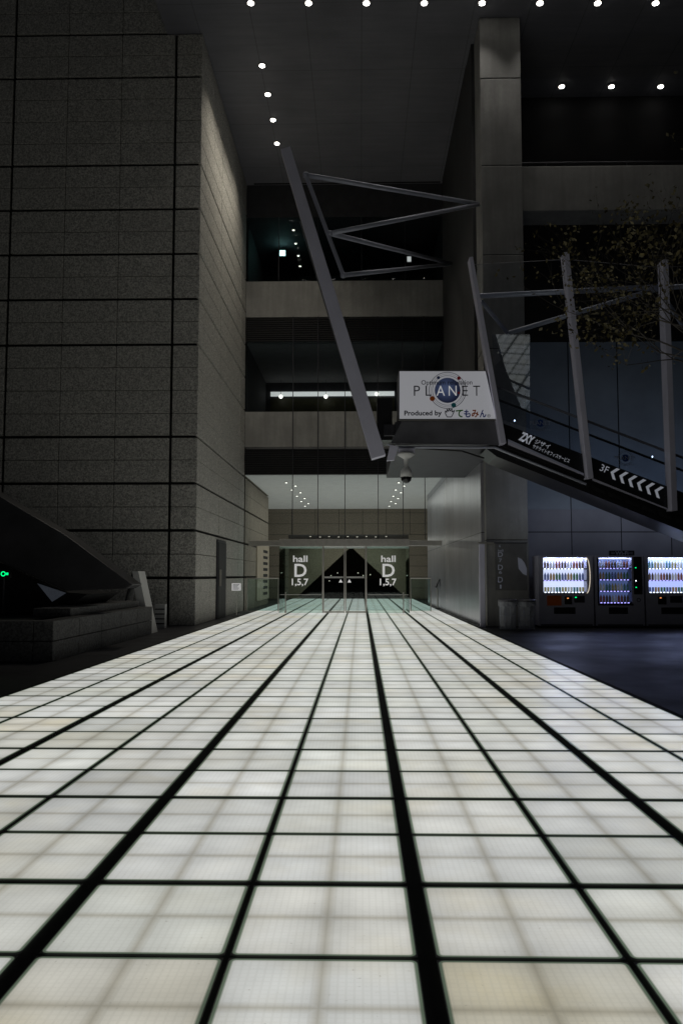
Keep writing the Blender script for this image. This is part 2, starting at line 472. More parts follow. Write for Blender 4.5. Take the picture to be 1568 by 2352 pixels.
MB().box(c1-.3,WY+3.0,zb1-.4,30,WY+3.2,SZ-.004).build('recess_wall','darkwall',rb)
MB().box(c1-.3,WY+.29,zb1-.3,30,WY+3,zb1-.1).build('balcony_floor','concrete_dark',rb)
tag(MB().box(c1+.005,CY+.25,Pt(1400,483,CY+.25).z,30,CY+1.2,Pt(1400,380,CY+.25).z).build('concrete_beam','concrete',bevel=.02),'horizontal concrete beam running right from the tall column','beam')
rl=thing('balcony_rail','thin dark handrail along the top of the right concrete beam','railing',(c1,CY+.7,Pt(1400,380,CY+.25).z))
zt=Pt(1400,380,CY+.25).z
m=MB().tube((c1,CY+.7,zt+.32),(20,CY+.7,zt+.32),.02); m.build('top_rail','steel_dark',rl)
for q in range(6): MB().tube((c1+.8+q*2.2,CY+.7,zt),(c1+.8+q*2.2,CY+.7,zt+.32),.015).build('post','steel_dark',rl)

# ================================================================= ENTRANCE FACADE
fa=thing('entrance_facade','recessed glass and concrete facade at the end of the court','building',(0,FY,0))
def sp(y0,y1,name,mat,dep=.5,yoff=0,x0=TX,x1=RX):
    za=Pt(800,y1,FY).z; zb=Pt(800,y0,FY).z
    return MB().box(x0+.003,FY+yoff,za,x1-.003,FY+yoff+dep,zb).build(name,mat,fa)
sp(645,727,'spandrel','concrete'); sp(945,1026,'spandrel','concrete')
sp(440,498,'lintel','interior_dark',.4)
def louv(y0,y1):
    za=Pt(800,y1,FY).z; zb=Pt(800,y0,FY).z; m=MB(); m.box(TX+.003,FY+.12,za,RX-.003,FY+.2,zb)
    z=za
    while z<zb-.04: m.box(TX+.004,FY+.04,z,RX-.004,FY+.1,z+.035); z+=.085
    m.build('louvre','louvre',fa)
louv(729,782); louv(1030,1089)
LBX0=TX-.9; LBX1=RX+.8
MB().box(TX+.001,FY+.21,LZ,RX-.001,FY+8.4,LZ+.1).build('lobby_ceiling','lobbyceil',fa)
MB().box(LBX0,FY+8.402,LZ,LBX1,YB,LZ+.1).build('lobby_ceiling','lobbyceil',fa)
MB().box(LBX0-.2,FY+8.402,0,LBX0,YB,LZ).build('lobby_wall','granite_warm',fa)
MB().box(LBX1,FY+8.402,0,LBX1+.2,YB,LZ).build('lobby_wall','granite_warm',fa)
bz=Pt(800,1228,YB).z
ox0=Pt(662,1300,YB).x; ox1=Pt(938,1300,YB).x
m=MB()
x=LBX0
while x<LBX1-.05:
    x2=min(x+1.35,LBX1); z=bz
    while z<LZ-.05:
        m.box(x+.01,YB,z+.01,x2-.01,YB+.3,min(z+.62,LZ)-.005); z+=.62
    x=x2
for (xa_,xb_) in ((LBX0,ox0),(ox1,LBX1)):
    z=0
    while z<bz-.05: m.box(xa_+.01,YB,z+.01,xb_-.01,YB+.3,min(z+.62,bz)-.01); z+=.62
m.build('bulkhead','granite_warm',fa)
MB().box(LBX0,YB+.02,0.02,ox0-.02,YB+.28,LZ).box(ox1+.02,YB+.02,.02,LBX1,YB+.28,LZ).box(LBX0+.02,YB+.03,bz+.02,LBX1-.02,YB+.27,LZ-.01).build('bulkhead_core','joint',fa)
PB=56
MB().box(LBX0,YB+.301,bz,LBX1,PB,bz+.1).build('passage_ceiling','interior_mid',fa)
MB().box(LBX0-.2,YB+.301,0,LBX0,PB,bz).build('passage_wall','granite_warm',fa)
MB().box(LBX1,YB+.301,0,LBX1+.2,PB,bz).build('passage_wall','granite_warm',fa)
ap=Pt(806,1256,PB)
gl_=Pt(722,1334,PB)
kx=(ap.x-gl_.x)/(ap.z-gl_.z)
xb0=ap.x-(ap.z)*kx; xb1=ap.x+(ap.z)*kx
xb0=max(xb0,LBX0+.01); xb1=min(xb1,LBX1-.01)
MB().poly([(LBX0,PB,0),(xb0,PB,0),(ap.x,PB,ap.z),(ap.x,PB,bz),(LBX0,PB,bz)]).build('gable_wall','granite_warm',fa)
MB().poly([(LBX1,PB,0),(LBX1,PB,bz),(ap.x,PB,bz),(ap.x,PB,ap.z),(xb1,PB,0)]).build('gable_wall','granite_warm',fa)
MB().poly([(LBX0,YB+.3,.012),(LBX1,YB+.3,.012),(LBX1,PB+10,.012),(LBX0,PB+10,.012)]).build('passage_floor','polished',fa)
MB().box(LBX0-2,PB+9,0,LBX1+2,PB+9.2,8).build('outer_dark_wall','darkwall',fa)
for px,py in ((742,1318),(760,1322),(775,1316),(822,1316),(834,1322),(850,1320),(756,1334),(840,1335)):
    p=Pt(px,py,PB+2); MB().box(p.x-.03,PB+2,p.z-.03,p.x+.03,PB+2.05,p.z+.03).build('distant_lamp','lampdim',fa)
MB().box(TX+.004,FY+.02,0.02,RX-.004,FY+.03,Pt(800,1090,FY).z).build('lobby_glazing','glass_up',fa)
MB().box(TX+.004,FY+.02,Pt(800,945,FY).z,RX-.004,FY+.03,Pt(800,782,FY).z).build('middle_glazing','glass_up',fa)
MB().box(TX+.004,FY+.02,Pt(800,645,FY).z,RX-.004,FY+.03,Pt(800,498,FY).z).build('upper_glazing','glass_up',fa)
for px in (672,730,792,868,925,975):
    x=Pt(px,1100,FY).x
    MB().box(x-.012,FY-.06,Pt(px,1240,FY).z,x+.012,FY+.018,Pt(px,727,FY).z-.002).build('mullion','steel_dark',fa)
for px in (640,730,830,930):
    x=Pt(px,600,FY).x
    MB().box(x-.012,FY-.03,Pt(px,645,FY).z,x+.012,FY+.018,Pt(px,498,FY).z).build('mullion','steel_dark',fa)
z2a=Pt(800,945,FY).z; z2b=Pt(800,782,FY).z; R2=38.6
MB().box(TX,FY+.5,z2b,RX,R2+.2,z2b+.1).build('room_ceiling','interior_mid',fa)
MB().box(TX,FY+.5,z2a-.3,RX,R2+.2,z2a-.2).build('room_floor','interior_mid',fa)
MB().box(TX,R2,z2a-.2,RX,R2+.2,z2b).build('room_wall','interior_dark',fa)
a=Pt(622,911,R2); b=Pt(905,900,R2)
MB().box(a.x,R2-.12,a.z,b.x,R2-.02,b.z).build('strip_light','strip',fa)
MB().box(a.x,R2-.17,b.z+.021,b.x,R2-.1,b.z+.06).build('strip_hood','steel_dark',fa)
MB().box(a.x,R2-.1,z2a-.15,b.x,R2-.02,a.z-.1).build('painted_floor_glow',M('olive_glow_paint',(.05,.047,.02),.5,0,.3,2),fa)  # olive colour stands in for the yellow glow over the room's floor
z3a=Pt(800,645,FY).z; z3b=Pt(800,498,FY).z; R3=38
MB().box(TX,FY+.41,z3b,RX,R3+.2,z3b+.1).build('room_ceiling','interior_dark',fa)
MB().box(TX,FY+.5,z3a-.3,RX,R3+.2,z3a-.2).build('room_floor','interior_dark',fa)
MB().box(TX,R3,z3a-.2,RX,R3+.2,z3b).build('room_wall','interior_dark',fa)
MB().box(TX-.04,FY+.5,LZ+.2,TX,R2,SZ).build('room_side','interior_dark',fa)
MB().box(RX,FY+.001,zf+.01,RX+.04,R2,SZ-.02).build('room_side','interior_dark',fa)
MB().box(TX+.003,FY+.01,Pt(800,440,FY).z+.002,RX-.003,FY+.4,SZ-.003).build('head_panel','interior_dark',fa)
light('lobby_area','AREA',(-.5,38,LZ-.15),130,(1,.95,.84),fa,sx=6,sy=10)
light('passage_area','AREA',(-.5,52.5,bz-.15),150,(1,.92,.78),fa,sx=6,sy=6)
light('room_area','AREA',(-.5,R2-.5,z2b-.4),3,(1,.98,.95),fa,sx=6,sy=.3)

# ================================================================= VESTIBULE
VY=G(790,1410).y
ve=thing('entrance_vestibule','glass entrance vestibule with sliding doors and a steel header','entrance',(Pt(790,1410,VY).x,VY,0))
vx0=Pt(641,1400,VY).x; vx1=Pt(940,1400,VY).x
zh0=Pt(790,1255,VY).z; zh1=Pt(790,1238,VY).z
MB().box(vx0,VY-.05,zh0,vx1,FY-.1,zh1).build('header','steel_bright',ve,bevel=.01)
wx0=Pt(572,1245,FY-.3).x; wx1=Pt(1014,1245,FY-.3).x
MB().box(wx0,FY-.4,Pt(600,1254,FY-.3).z,vx0-.003,FY-.1,Pt(600,1242,FY-.3).z).build('side_header','steel_bright',ve,bevel=.01)
MB().box(vx1+.003,FY-.4,Pt(600,1254,FY-.3).z,wx1,FY-.1,Pt(600,1242,FY-.3).z).build('side_header','steel_bright',ve,bevel=.01)
p0=Pt(741,1400,VY).x; p1=Pt(841,1400,VY).x; pm=Pt(792,1400,VY).x
def sidep(xa,xb,nm,mat='glass_green'): return MB().box(xa,VY,0.03,xb,VY+.012,zh0-.002).build(nm,mat,ve)
gA=sidep(vx0+.01,p0-.02,'fixed_glass'); gB=sidep(p1+.02,vx1-.01,'fixed_glass')
for xx in (vx0,vx1): MB().box(xx-.006,VY,0.03,xx+.006,FY-.1,zh0-.002).build('return_glass','glass_green',ve)
for gpart,(h0,h1,d0,d1,n0,n1) in ((gA,(673,706,676,704,670,708)),(gB,(875,908,878,906,872,910))):
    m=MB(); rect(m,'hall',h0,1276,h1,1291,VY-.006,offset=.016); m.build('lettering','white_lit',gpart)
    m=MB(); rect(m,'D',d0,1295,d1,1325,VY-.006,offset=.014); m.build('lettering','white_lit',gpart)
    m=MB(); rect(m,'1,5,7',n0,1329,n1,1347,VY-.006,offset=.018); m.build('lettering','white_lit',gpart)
for xa,xb in ((p0+.01,pm-.01),(pm+.01,p1-.01)):
    dl=MB().box(xa+.03,VY+.08,0.05,xb-.03,VY+.09,zh0-.03).build('door_leaf','glass',ve)
    MB().box(xa,VY+.07,.03,xa+.03,VY+.1,zh0-.003).box(xb-.03,VY+.07,.03,xb,VY+.1,zh0-.003).box(xa+.031,VY+.07,.03,xb-.031,VY+.1,.09).build('leaf_frame','steel_bright',dl)
    m=MB(); x=xa+.05
    zz=Pt(790,1326,VY).z
    m.box(xa+.05,VY+.0685,zz-.004,xb-.05,VY+.0692,zz+.004)
    while x<xb-.06: m.box(x,VY+.068,zz-.03,x+.022,VY+.069,zz+.03); x+=.036
    m.build('safety_band','white',dl)
    cx=(xb-.14) if xb<pm else (xa+.14); cz=zz-.12
    MB().poly([(cx-.07,VY+.067,cz-.06),(cx+.07,VY+.067,cz-.06),(cx,VY+.067,cz+.06)]).build('warning_sticker','white_lit',dl)
for xx in (p0,p1):
    MB().box(xx-.018,VY-.02,.03,xx+.018,VY+.06,zh0-.002).build('door_post','steel_bright',ve)
for xx in (Pt(656,1400,VY).x,Pt(926,1400,VY).x):
    m=MB().tube((xx,VY-.06,.05),(xx,VY-.06,.75),.018); m.box(xx-.03,VY-.09,.03,xx+.03,VY-.002,.12); m.build('floor_stop','steel_bright',ve)
for g_,xa,xb in ((gA,vx0+.03,p0-.05),(gB,p1+.05,vx1-.03)):
    zz=Pt(790,1366,VY).z
    m=MB().box(xa,VY-.006,zz-.007,xb,VY-.004,zz+.007)
    m.build('safety_band','white',g_)
for (pxa,pxb,lab) in ((566,640,'low glass barrier with steel rail left of the entrance doors'),(942,990,'low glass barrier with steel rail right of the entrance doors')):
    YY=FY-.6; xa=Pt(pxa,1400,YY).x; xb=Pt(pxb,1400,YY).x
    g=thing('glass_barrier',lab,'barrier',(xa,YY,0))
    MB().box(xa,YY,.03,xb,YY+.012,1.2).build('pane','glass_green',g)
    MB().tube((xa,YY,1.22),(xb,YY,1.22),.02).build('rail','steel_bright',g)
    for xx in (xa+.02,xb-.02): MB().tube((xx,YY,0),(xx,YY,1.2),.02).build('post','steel_bright',g)

# ================================================================= CEILING LIGHTS
def mk_light(loc,label,group,power,col,spot=130,r=.08,lens='lamp'):
    o=thing('ceiling_light',label,'ceiling light',loc,group)
    x,y,z=loc
    MB().lathe((x,y,z-.03),[(r+.035,0),(r+.04,.015),(r+.035,.029)],20).build('trim','steel_bright',o)
    MB().lathe((x,y,z-.045),[(r,0),(r,.014)],20).build('lens',lens,o)
    if power: light('bulb','SPOT',(x,y,z-.08),power,col,o,.08,spot)
    return o
ln0=Zp(576,5,SZ)
names=['first','second','third','fourth','fifth','sixth','seventh','eighth','ninth']
l0=mk_light((ln0.x,ln0.y,SZ),'round downlight in the front row of the high ceiling, first from the left','front row of ceiling downlights',62,(1,.96,.9),85)
for q in range(1,8):
    p=Zp(576+132.6*q,5,SZ)
    dup(l0,(p.x,p.y,SZ),'round downlight in the front row of the high ceiling, %s from the left'%names[q])
l1=None
for q,(px,py) in enumerate(((602,149),(615,215),(627,274),(636,328))):
    p=Zp(px,py,SZ); lab='round downlight running along the granite tower, %s from the front'%names[q]
    if l1 is None: l1=mk_light((p.x,p.y,SZ),lab,'downlights along the tower',230,(1,.92,.78),115)
    else: dup(l1,(p.x,p.y,SZ),lab)
l2_=None
for q,px in enumerate((1289,1403,1516)):
    p=Zp(px,197,SZ); lab='round downlight above the right concrete beam, %s from the left'%names[q]
    if l2_ is None: l2_=mk_light((p.x,p.y,SZ),lab,'downlights above the right beam',4,(1,.94,.84),80)
    else: dup(l2_,(p.x,p.y,SZ),lab)
s0=None
for q in range(9):
    for sd,px in ((0,663),(1,921)):
        p=Zp(px,1107,LZ); y=p.y+q*1.45+(.0 if q%2==0 else -.2)
        lab='small warm downlight in the white lobby ceiling, %s row, %s from the front'%(('left','right')[sd],names[q])
        xx=p.x+(.18 if q%2 else -.1)
        if s0 is None: s0=mk_light((xx,y,LZ),lab,'lobby ceiling downlights',0,(1,.88,.68),140,.045,'lampwarm')
        else: dup(s0,(xx,y,LZ),lab)
for q,(px,py) in enumerate(((674,527),(679,558),(685,586),(689,610))):
    p=Zp(px,py,z3b); dup(s0,(p.x,p.y,z3b),'small downlight behind the top floor window, %s from the front'%names[q],'top floor window downlights')
t0=None
for q,px in enumerate((715,736,757,778,799,820,841,862,885)):
    p=Zp(px,1233,bz); lab='tiny downlight in the low passage ceiling, %s from the left'%names[q]
    loc=(p.x,YB+1.6+(q%2)*.5,bz)
    if t0 is None: t0=mk_light(loc,lab,'passage downlights',0,(1,.9,.7),120,.05,'lampdim')
    else: dup(t0,loc,lab)
for q,(px,py) in enumerate(((645,911),(748,911),(865,905))):
    p=Pt(px,py,R2-.6)
    o=thing('globe_lamp','bright round lamp behind the middle floor window, %s from the left'%names[q],'lamp',tuple(p),'lamps behind the middle window')
    MB().lathe(p,[(.01,-.09),(.07,-.06),(.09,0),(.07,.06),(.01,.09)],14).build('bulb_globe','lampwarm',o,smooth=True)
    MB().tube(p+Vector((0,0,.09)),(p.x,p.y,z2b),.008).build('rod','steel_dark',o)
for (px,py,w,lab) in ((649,582,.26,'glowing green and white exit sign behind the top floor window'),(939,596,.2,'small white lit sign at the right of the top floor window')):
    p=Pt(px,py,34.5)
    o=thing('exit_sign',lab,'sign',tuple(p))
    MB().box(p.x-w/2,p.y-.04,p.z-.13,p.x+w/2,p.y+.04,p.z+.13).build('case','white',o)
    MB().box(p.x-w/2+.02,p.y-.046,p.z-.11,p.x+w/2-.02,p.y-.041,p.z+.11).build('light_panel','exit' if px<700 else 'strip',o)
    MB().tube((p.x,p.y,p.z+.13),(p.x,p.y,z3b),.01).build('rod','steel_dark',o)
    if px<700: light('glow_lamp','POINT',Pt(649,582,34.2),4,(.5,1,.95),o,.15)

# ================================================================= LEANING MAST FRAME
EY=19.0
mf=thing('leaning_steel_frame','tall steel mast leaning left over the entrance with tubular braces to the column','steel frame',tuple(Pt(868,1050,EY)))
a=Pt(656.5,346,EY); b=Pt(869,1051,EY)
MB().beam(a,b,.235,.3,.33).build('mast','steel',mf,bevel=.008)
for dy,t0_,t1_ in ((.75,.06,.92),(1.6,.06,.90),(2.4,.08,.88)):
    MB().beam(lerp(a,b,t0_)+Vector((0.02,dy,-.1)),lerp(a,b,t1_)+Vector((.02,dy,-.1)),.08,.09).build('rear_rail','steel_mid',mf)
m=MB()
for q in range(24):
    p=lerp(a,b,.07+q*.036); m.tube(p+Vector((.03,.15,-.03)),p+Vector((.03,2.4,-.1)),.022,n=6)
m.build('lattice_bars','steel_mid',mf)
ch0=Pt(702,402,EY+.5); ch1=Pt(788,632,EY+.5); chm=Pt(757,536,EY+.5)
MB().tube(ch0,ch1,.05).build('chord','tube',mf)
e1=Pt(1100,469,CY+.5); e2=Pt(1038,606,28.8)
for A,B_,r in ((ch0,e1,.058),(chm,e1,.055),(chm,e2,.06),(ch1,e2,.055)):
    MB().tube(A,B_,r,n=12).build('brace','tube',mf,smooth=True)
for p in (ch0,chm,ch1):
    MB().lathe(p,[(.02,-.07),(.065,-.05),(.07,0),(.065,.05),(.02,.07)],12).build('joint_cap','tube',mf,smooth=True)

# ================================================================= SCREEN FRAME RIGHT
sf=thing('glass_screen_frame','glass windscreen on leaning steel posts beside the escalator','glass screen',tuple(Pt(1153,1020,EY)))
posts=[((1079,596),(1153,1021),.085,.125),((1296,585),(1351,1100),.115,.125),((1521,602),(1542,1174),.13,.125)]
pp=[]
for (ax,ay),(bx,by),w0,w1 in posts:
    A=Pt(ax,ay,EY-.05); B_=Pt(bx,by,EY-.05); pp.append((A,B_))
    MB().beam(A,B_,w0,.34,w1).build('post','steel',sf,bevel=.006)
A4=Pt(1760,590,EY-.05); B4=Pt(1735,1250,EY-.05)
MB().beam(A4,B4,.13,.34).build('post','steel',sf); pp.append((A4,B4))
for (A,B_),(C_,D_) in zip(pp,pp[1:]):
    y=EY+.0
    MB().poly([(A.x+.1,y,A.z-.1),(C_.x-.1,y,C_.z-.1),(D_.x-.1,y,D_.z+.1),(B_.x+.1,y,B_.z+.1)]).build('glass_pane','screenglass',sf)
    MB().tube((A.x+.1,y,A.z-.1),(C_.x-.1,y,C_.z-.1),.008,n=5).build('pane_edge','steel_mid',sf)
# pane added and angled only to show the floor's reflection in the screen
ta=Pt(1128,768,EY+.40);tb=Pt(1216,768,EY+.18);tc=Pt(1216,985,EY+1.03);td=Pt(1146,962,EY+1.22)
MB().poly([ta,tb,tc,td]).build('added_reflection_pane','mirrorglass',sf)
for (ax,ay,ya),(bx,by,yb),r in (((1100,680,EY+.25),(1515,659,EY+.25),.062),((1105,692,EY+.25),(1165,765,EY+1.2),.05),((1160,767,EY+1.2),(1515,662,EY+.3),.058),((1528,690,EY+.25),(1585,775,EY+1.2),.05),((1585,775,EY+1.2),(1740,690,EY+.3),.055),((1528,660,EY+.25),(1745,650,EY+.25),.06)):
    MB().tube(Pt(ax,ay,ya),Pt(bx,by,yb),r,n=12).build('brace','tube',sf,smooth=True)
p=Pt(1165,766,EY+1.2)
MB().lathe(p,[(.02,-.06),(.065,-.05),(.07,0),(.065,.05),(.02,.06)],12).build('joint_cap','tube',sf,smooth=True)
MB().tube(p,(p.x+.1,CY,p.z),.05).build('wall_tie','tube',sf)

# ================================================================= ESCALATOR
es=thing('escalator','escalator climbing left past the column with black lettered side fascia','escalator',tuple(Pt(1160,1024,EY)))
L0=Pt(1155,1024,EY); T0=Pt(1150,970,EY)
R0=Pt(1540,1173,EY)
th=math.atan2(L0.z-R0.z,R0.x-L0.x)
u=Vector((math.cos(th),0,-math.sin(th))); v=Vector((math.sin(th),0,math.cos(th)))
LEN=(L0.z+.1)/math.sin(th)
hh=(T0.z-L0.z)*math.cos(th)
bot=L0+u*LEN
yf=EY+.03
m=MB().prism([Vector((T0.x,yf,T0.z)),Vector((L0.x,yf,L0.z)),Vector((bot.x,yf,bot.z)),Vector((bot.x,yf,bot.z))+v*hh],(0,.12,0))
fas=m.build('fascia','black',es)
l2=L0-v*.02
m=MB().prism([Vector((l2.x-.1,yf+.14,l2.z+.3)),Vector((l2.x-.35,yf+.14,l2.z-.02)),Vector((l2.x-.12,yf+.14,l2.z-.2)),Vector((bot.x,yf+.14,bot.z-.42)),Vector((bot.x,yf+.14,bot.z+.3))],(0,1.3,0))
m.build('truss_casing','black',es)
m=MB(); q=.2
while q<LEN-1:
    p=L0+u*q-v*.1; m.prism([p+Vector((0,.132,.02)),p+Vector((0,.132,-.08)),p+Vector((.3,.132,-.19)),p+Vector((.3,.132,-.12))],(0,.007,0)); q+=.4
m.build('casing_ribs','louvre',es)
m=MB().prism([Vector((T0.x,yf+1.45,T0.z)),Vector((L0.x,yf+1.45,L0.z)),Vector((bot.x,yf+1.45,bot.z)),Vector((bot.x,yf+1.45,bot.z))+v*hh],(0,.1,0)); m.build('rear_fascia','black',es)
p_=Pt(1166,1021,EY); q_=Pt(1340,1092,EY)
m=MB().prism([Vector((p_.x,EY+.01,p_.z)),Vector((q_.x,EY+.01,q_.z)),Vector((q_.x,EY+.01,q_.z+.05)),Vector((p_.x,EY+.01,p_.z+.13))],(0,.018,0)); m.build('trim_strip','steel',es)
p_=Pt(1360,1103,EY); q_=Pt(1533,1171,EY)
m=MB().prism([Vector((p_.x,EY+.01,p_.z)),Vector((q_.x,EY+.01,q_.z)),Vector((q_.x,EY+.01,q_.z+.03)),Vector((p_.x,EY+.01,p_.z+.05))],(0,.018,0)); m.build('trim_strip','steel',es)
for yy in (yf+.2,yf+1.3):
    A=Vector((T0.x,yy,T0.z)); 
    m=MB().poly([A-Vector((2.0,0,0)),A,A+u*(LEN-1),A+u*(LEN-1)+Vector((0,0,.82)),A+Vector((0,0,.82)),A+Vector((-2.0,0,.82))]); m.build('balustrade_glass','screenglass',es)
    MB().path([A+Vector((-2.0,0,.86)),A+Vector((0,0,.86)),A+u*(LEN-1)+Vector((0,0,.86))],.03).build('handrail','steel_mid' if yy<yf+1 else 'rubber',es)
m=MB(); q=0
while q<LEN-1.2:
    p=T0+u*q-v*.15; m.box(p.x,yf+.22,p.z-.25,p.x+.4,yf+1.28,p.z-.06); q+=.4
m.build('steps','steel_dark',es)
lx0=Pt(892,1000,EY).x; lx1=T0.x+.02
lz0=Pt(1000,1020,EY).z; lz1=Pt(1000,967,EY).z
m=MB().box(lx0+.15,yf+.06,lz0,lx1,FY-6,lz1); m.build('landing_deck','steel_dark',es)
m=MB().prism([(lx0+.3,yf,lz1),(lx0+.04,yf,lz0+.02),(lx1-.0,yf,lz0-.02),(lx1-.0,yf,lz1)],(0,.05,0)); m.build('landing_fascia','steel_mid',es)
m=MB().prism([Pt(888,1058,EY-.1),Pt(905,1056,EY-.1),Pt(915,1025,EY-.1),Pt(895,1022,EY-.1)],(0,.12,0)); m.build('bracket','steel',es)
m=MB().box(lx0-.25,yf+.3,lz0+.15,lx0+.1,yf+1.2,lz1+.6); m.build('drive_box','black',es)
m=MB().box(lx0-.1,yf+.1,lz1-.3,lx0+.14,yf+.29,lz1-.05); m.build('junction_box','steel_dark',es)
def onf(mb, body, pl, pr, hpx, **kw):
    a=Pt(*pl,yf-.006); b=Pt(*pr,yf-.006); r=(b-a); upv=Vector((-r.z,0,r.x)).normalized()
    a.y=yf-.006; return fit(mb, body, a, (r.x,0,r.z), upv*(hpx/102), **kw)
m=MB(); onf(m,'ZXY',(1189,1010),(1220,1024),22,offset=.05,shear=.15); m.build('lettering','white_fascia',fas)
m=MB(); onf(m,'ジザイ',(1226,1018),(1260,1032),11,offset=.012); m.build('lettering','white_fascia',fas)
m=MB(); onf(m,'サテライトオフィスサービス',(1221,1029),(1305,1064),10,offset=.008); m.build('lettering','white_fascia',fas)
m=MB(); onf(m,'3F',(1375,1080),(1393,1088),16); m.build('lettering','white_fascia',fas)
for q in range(6):
    c=lerp(Pt(1401,1084,yf-.006),Pt(1502,1126,yf-.006),q/5); c.y=yf-.006
    w=.10;hh2=.135;tk=.075
    loc=[(0,0),(w,hh2),(w+tk,hh2),(tk,0),(w+tk,-hh2),(w,-hh2)]
    pts=[c+u*x+v*y for x,y in loc]
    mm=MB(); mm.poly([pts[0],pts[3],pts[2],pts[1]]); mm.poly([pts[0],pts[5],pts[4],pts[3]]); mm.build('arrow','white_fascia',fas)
BL=M('blue_lamp',(1,1,1),.5,0,0,emis=(.6,.75,1),es=4)
for (px,py) in ((1181,966),(1290,1030),(1378,1066),(1497,1049)):
    p=Pt(px,py,yf+.35)
    MB().lathe(p,[(.005,-.02),(.016,0),(.005,.02)],10).build('skirt_lamp',BL,es)
light('skirt_light','AREA',T0+u*4.6+Vector((0,1.65,.1)),11,(.66,.76,1),es,rot=(math.radians(105),0,0),sx=7,sy=.2)
cd=thing('conduit','thin steel conduit running under the escalator landing and flight','pipe',tuple(Pt(1000,1028,EY)))
k0=[Pt(890,1020,EY-.03),Pt(905,1027,EY-.03),Pt(1135,1028,EY-.03),Pt(1345,1112,EY-.03)]
MB().path(k0,.028).build('pipe','tube',cd)
MB().path([Pt(945,1029,EY+.01),Pt(1060,1036,EY+.01),Pt(1110,1052,EY+.4)],.02).build('cable','rubber',cd)
def small_logo(cx,cy,lab):
    Y=yf+.19
    c=Pt(cx,cy,Y)
    o=thing('window_sticker',lab,'sticker',(c.x,Y,c.z))
    MB().ring(c,.14,.15,Y).ring(c,.17,.176,Y).build('ring','steel_mid',o)
    MB().disc(c,.085,Y-.003).build('globe','navy',o)
    m=MB(); rect(m,'PLANET',cx-24,cy-5,cx+24,cy+4,Y-.005); m.build('lettering','tube',o)
    m=MB(); rect(m,'Produced by てもみん',cx-22,cy+13,cx+24,cy+18,Y-.005); m.build('lettering','tube',o)
small_logo(1240,972,'small round globe sticker on the balustrade above the first lettering')
small_logo(1435,1052,'small round globe sticker on the balustrade above the white arrows')

# ================================================================= SIGN BOARD
SY=EY-.08
sb=thing('lightbox_sign','white lightbox sign with a blue globe on the escalator landing','sign',tuple(Pt(1025,965,SY)))
q1=Pt(915,964,SY);q2=Pt(1141,964,SY);q3=Pt(1116,851,SY);q4=Pt(915,851,SY)
m=MB().prism([q4,q1,q2,q3],(0,.9,0)); m.build('case','steel_mid',sb,bevel=.01)
i4=Pt(917,853,SY);i1=Pt(917,962,SY);i2=Pt(1138,962,SY);i3=Pt(1114,853,SY)
m=MB().prism([Vector((p.x,SY-.012,p.z)) for p in (i4,i1,i2,i3)],(0,.01,0)); face=m.build('face','signface',sb)
m=MB().box(q1.x,SY-.02,q1.z-.03,q2.x,SY+.02,q1.z-.002); m.build('bottom_rail','steel_bright',sb)
y1=SY-.016
c=Pt(1027,897,SY)
def globe_mat():
    t=NT('globe_blue'); g=t.new('ShaderNodeTexGradient',gradient_type='SPHERICAL')
    sub=t.new('ShaderNodeVectorMath',operation='SUBTRACT'); t.l.new(t.pos(),sub.inputs[0]); sub.inputs[1].default_value=(c.x-.04,y1,c.z+.05)
    mul=t.new('ShaderNodeVectorMath',operation='SCALE'); t.l.new(sub.outputs[0],mul.inputs[0]); mul.inputs['Scale'].default_value=2.8
    t.l.new(mul.outputs[0],g.inputs[0])
    col=t.mix(g.outputs[1],(.008,.010,.04),(.13,.18,.36)); t.l.new(col,t.b.inputs['Base Color'])
    t.l.new(col,t.b.inputs['Emission Color']); t.b.inputs['Emission Strength'].default_value=.25
    return t.m
RG=M('ring_grey',(.26,.26,.33),.4)
for r,wd in ((.335,.010),(.375,.006),(.41,.014)):
    MB().ring(c,r,r+wd,y1).build('ring',RG,face)
MB().disc(c,.29,y1-.003).build('globe',globe_mat(),face)
for px,py,r,mt in ((1006,868,.035,'navy'),(1053,869,.04,'red'),(992,916,.058,'orange'),(1041,931,.055,'teal'),(1053,903,.03,'red')):
    p=Pt(px,py,SY); MB().disc(p,r,y1-.006).build('ball',mt,face)
for ch,xa_,xb_,mt in (('P',950,964,'ink'),('L',977,990,'ink'),('A',1002,1021,'white_lit'),('N',1030,1048,'white_lit'),('E',1061,1074,'ink'),('T',1086,1102,'ink')):
    m=MB(); rect(m,ch,xa_,886,xb_,909,y1-.009,offset=-.006); m.build('letter',mt,face)
m=MB(); rect(m,'Optimum relaxation',967,873,1084,887,y1-.009,offset=.006); m.build('lettering','ink',face)
m=MB(); rect(m,'Produced by',928,943,1014,958,y1-.004,offset=.026); m.build('lettering','ink',face)
for ch,xa_,xb_,mt in (('て',1046,1063,'green'),('も',1065,1080,'blue'),('み',1082,1099,'orange'),('ん',1101,1116,'blue')):
    m=MB(); rect(m,ch,xa_,941,xb_,959,y1-.004,offset=.03); m.build('letter',mt,face)
m=MB(); rect(m,'®',1118,951,1126,959,y1-.004); m.build('lettering','ink',face)
hp=[(1026,958),(1022,950),(1022,944),(1025,948),(1026,940),(1029,946),(1031,938),(1033,945),(1037,939),(1037,947),(1043,943),(1040,950),(1036,958),(1026,958)]
hv=[Vector((Pt(x,y,SY).x,y1-.004,Pt(x,y,SY).z)) for x,y in hp]
MB().path(hv,.010,5).build('hand_mark','ink',face)

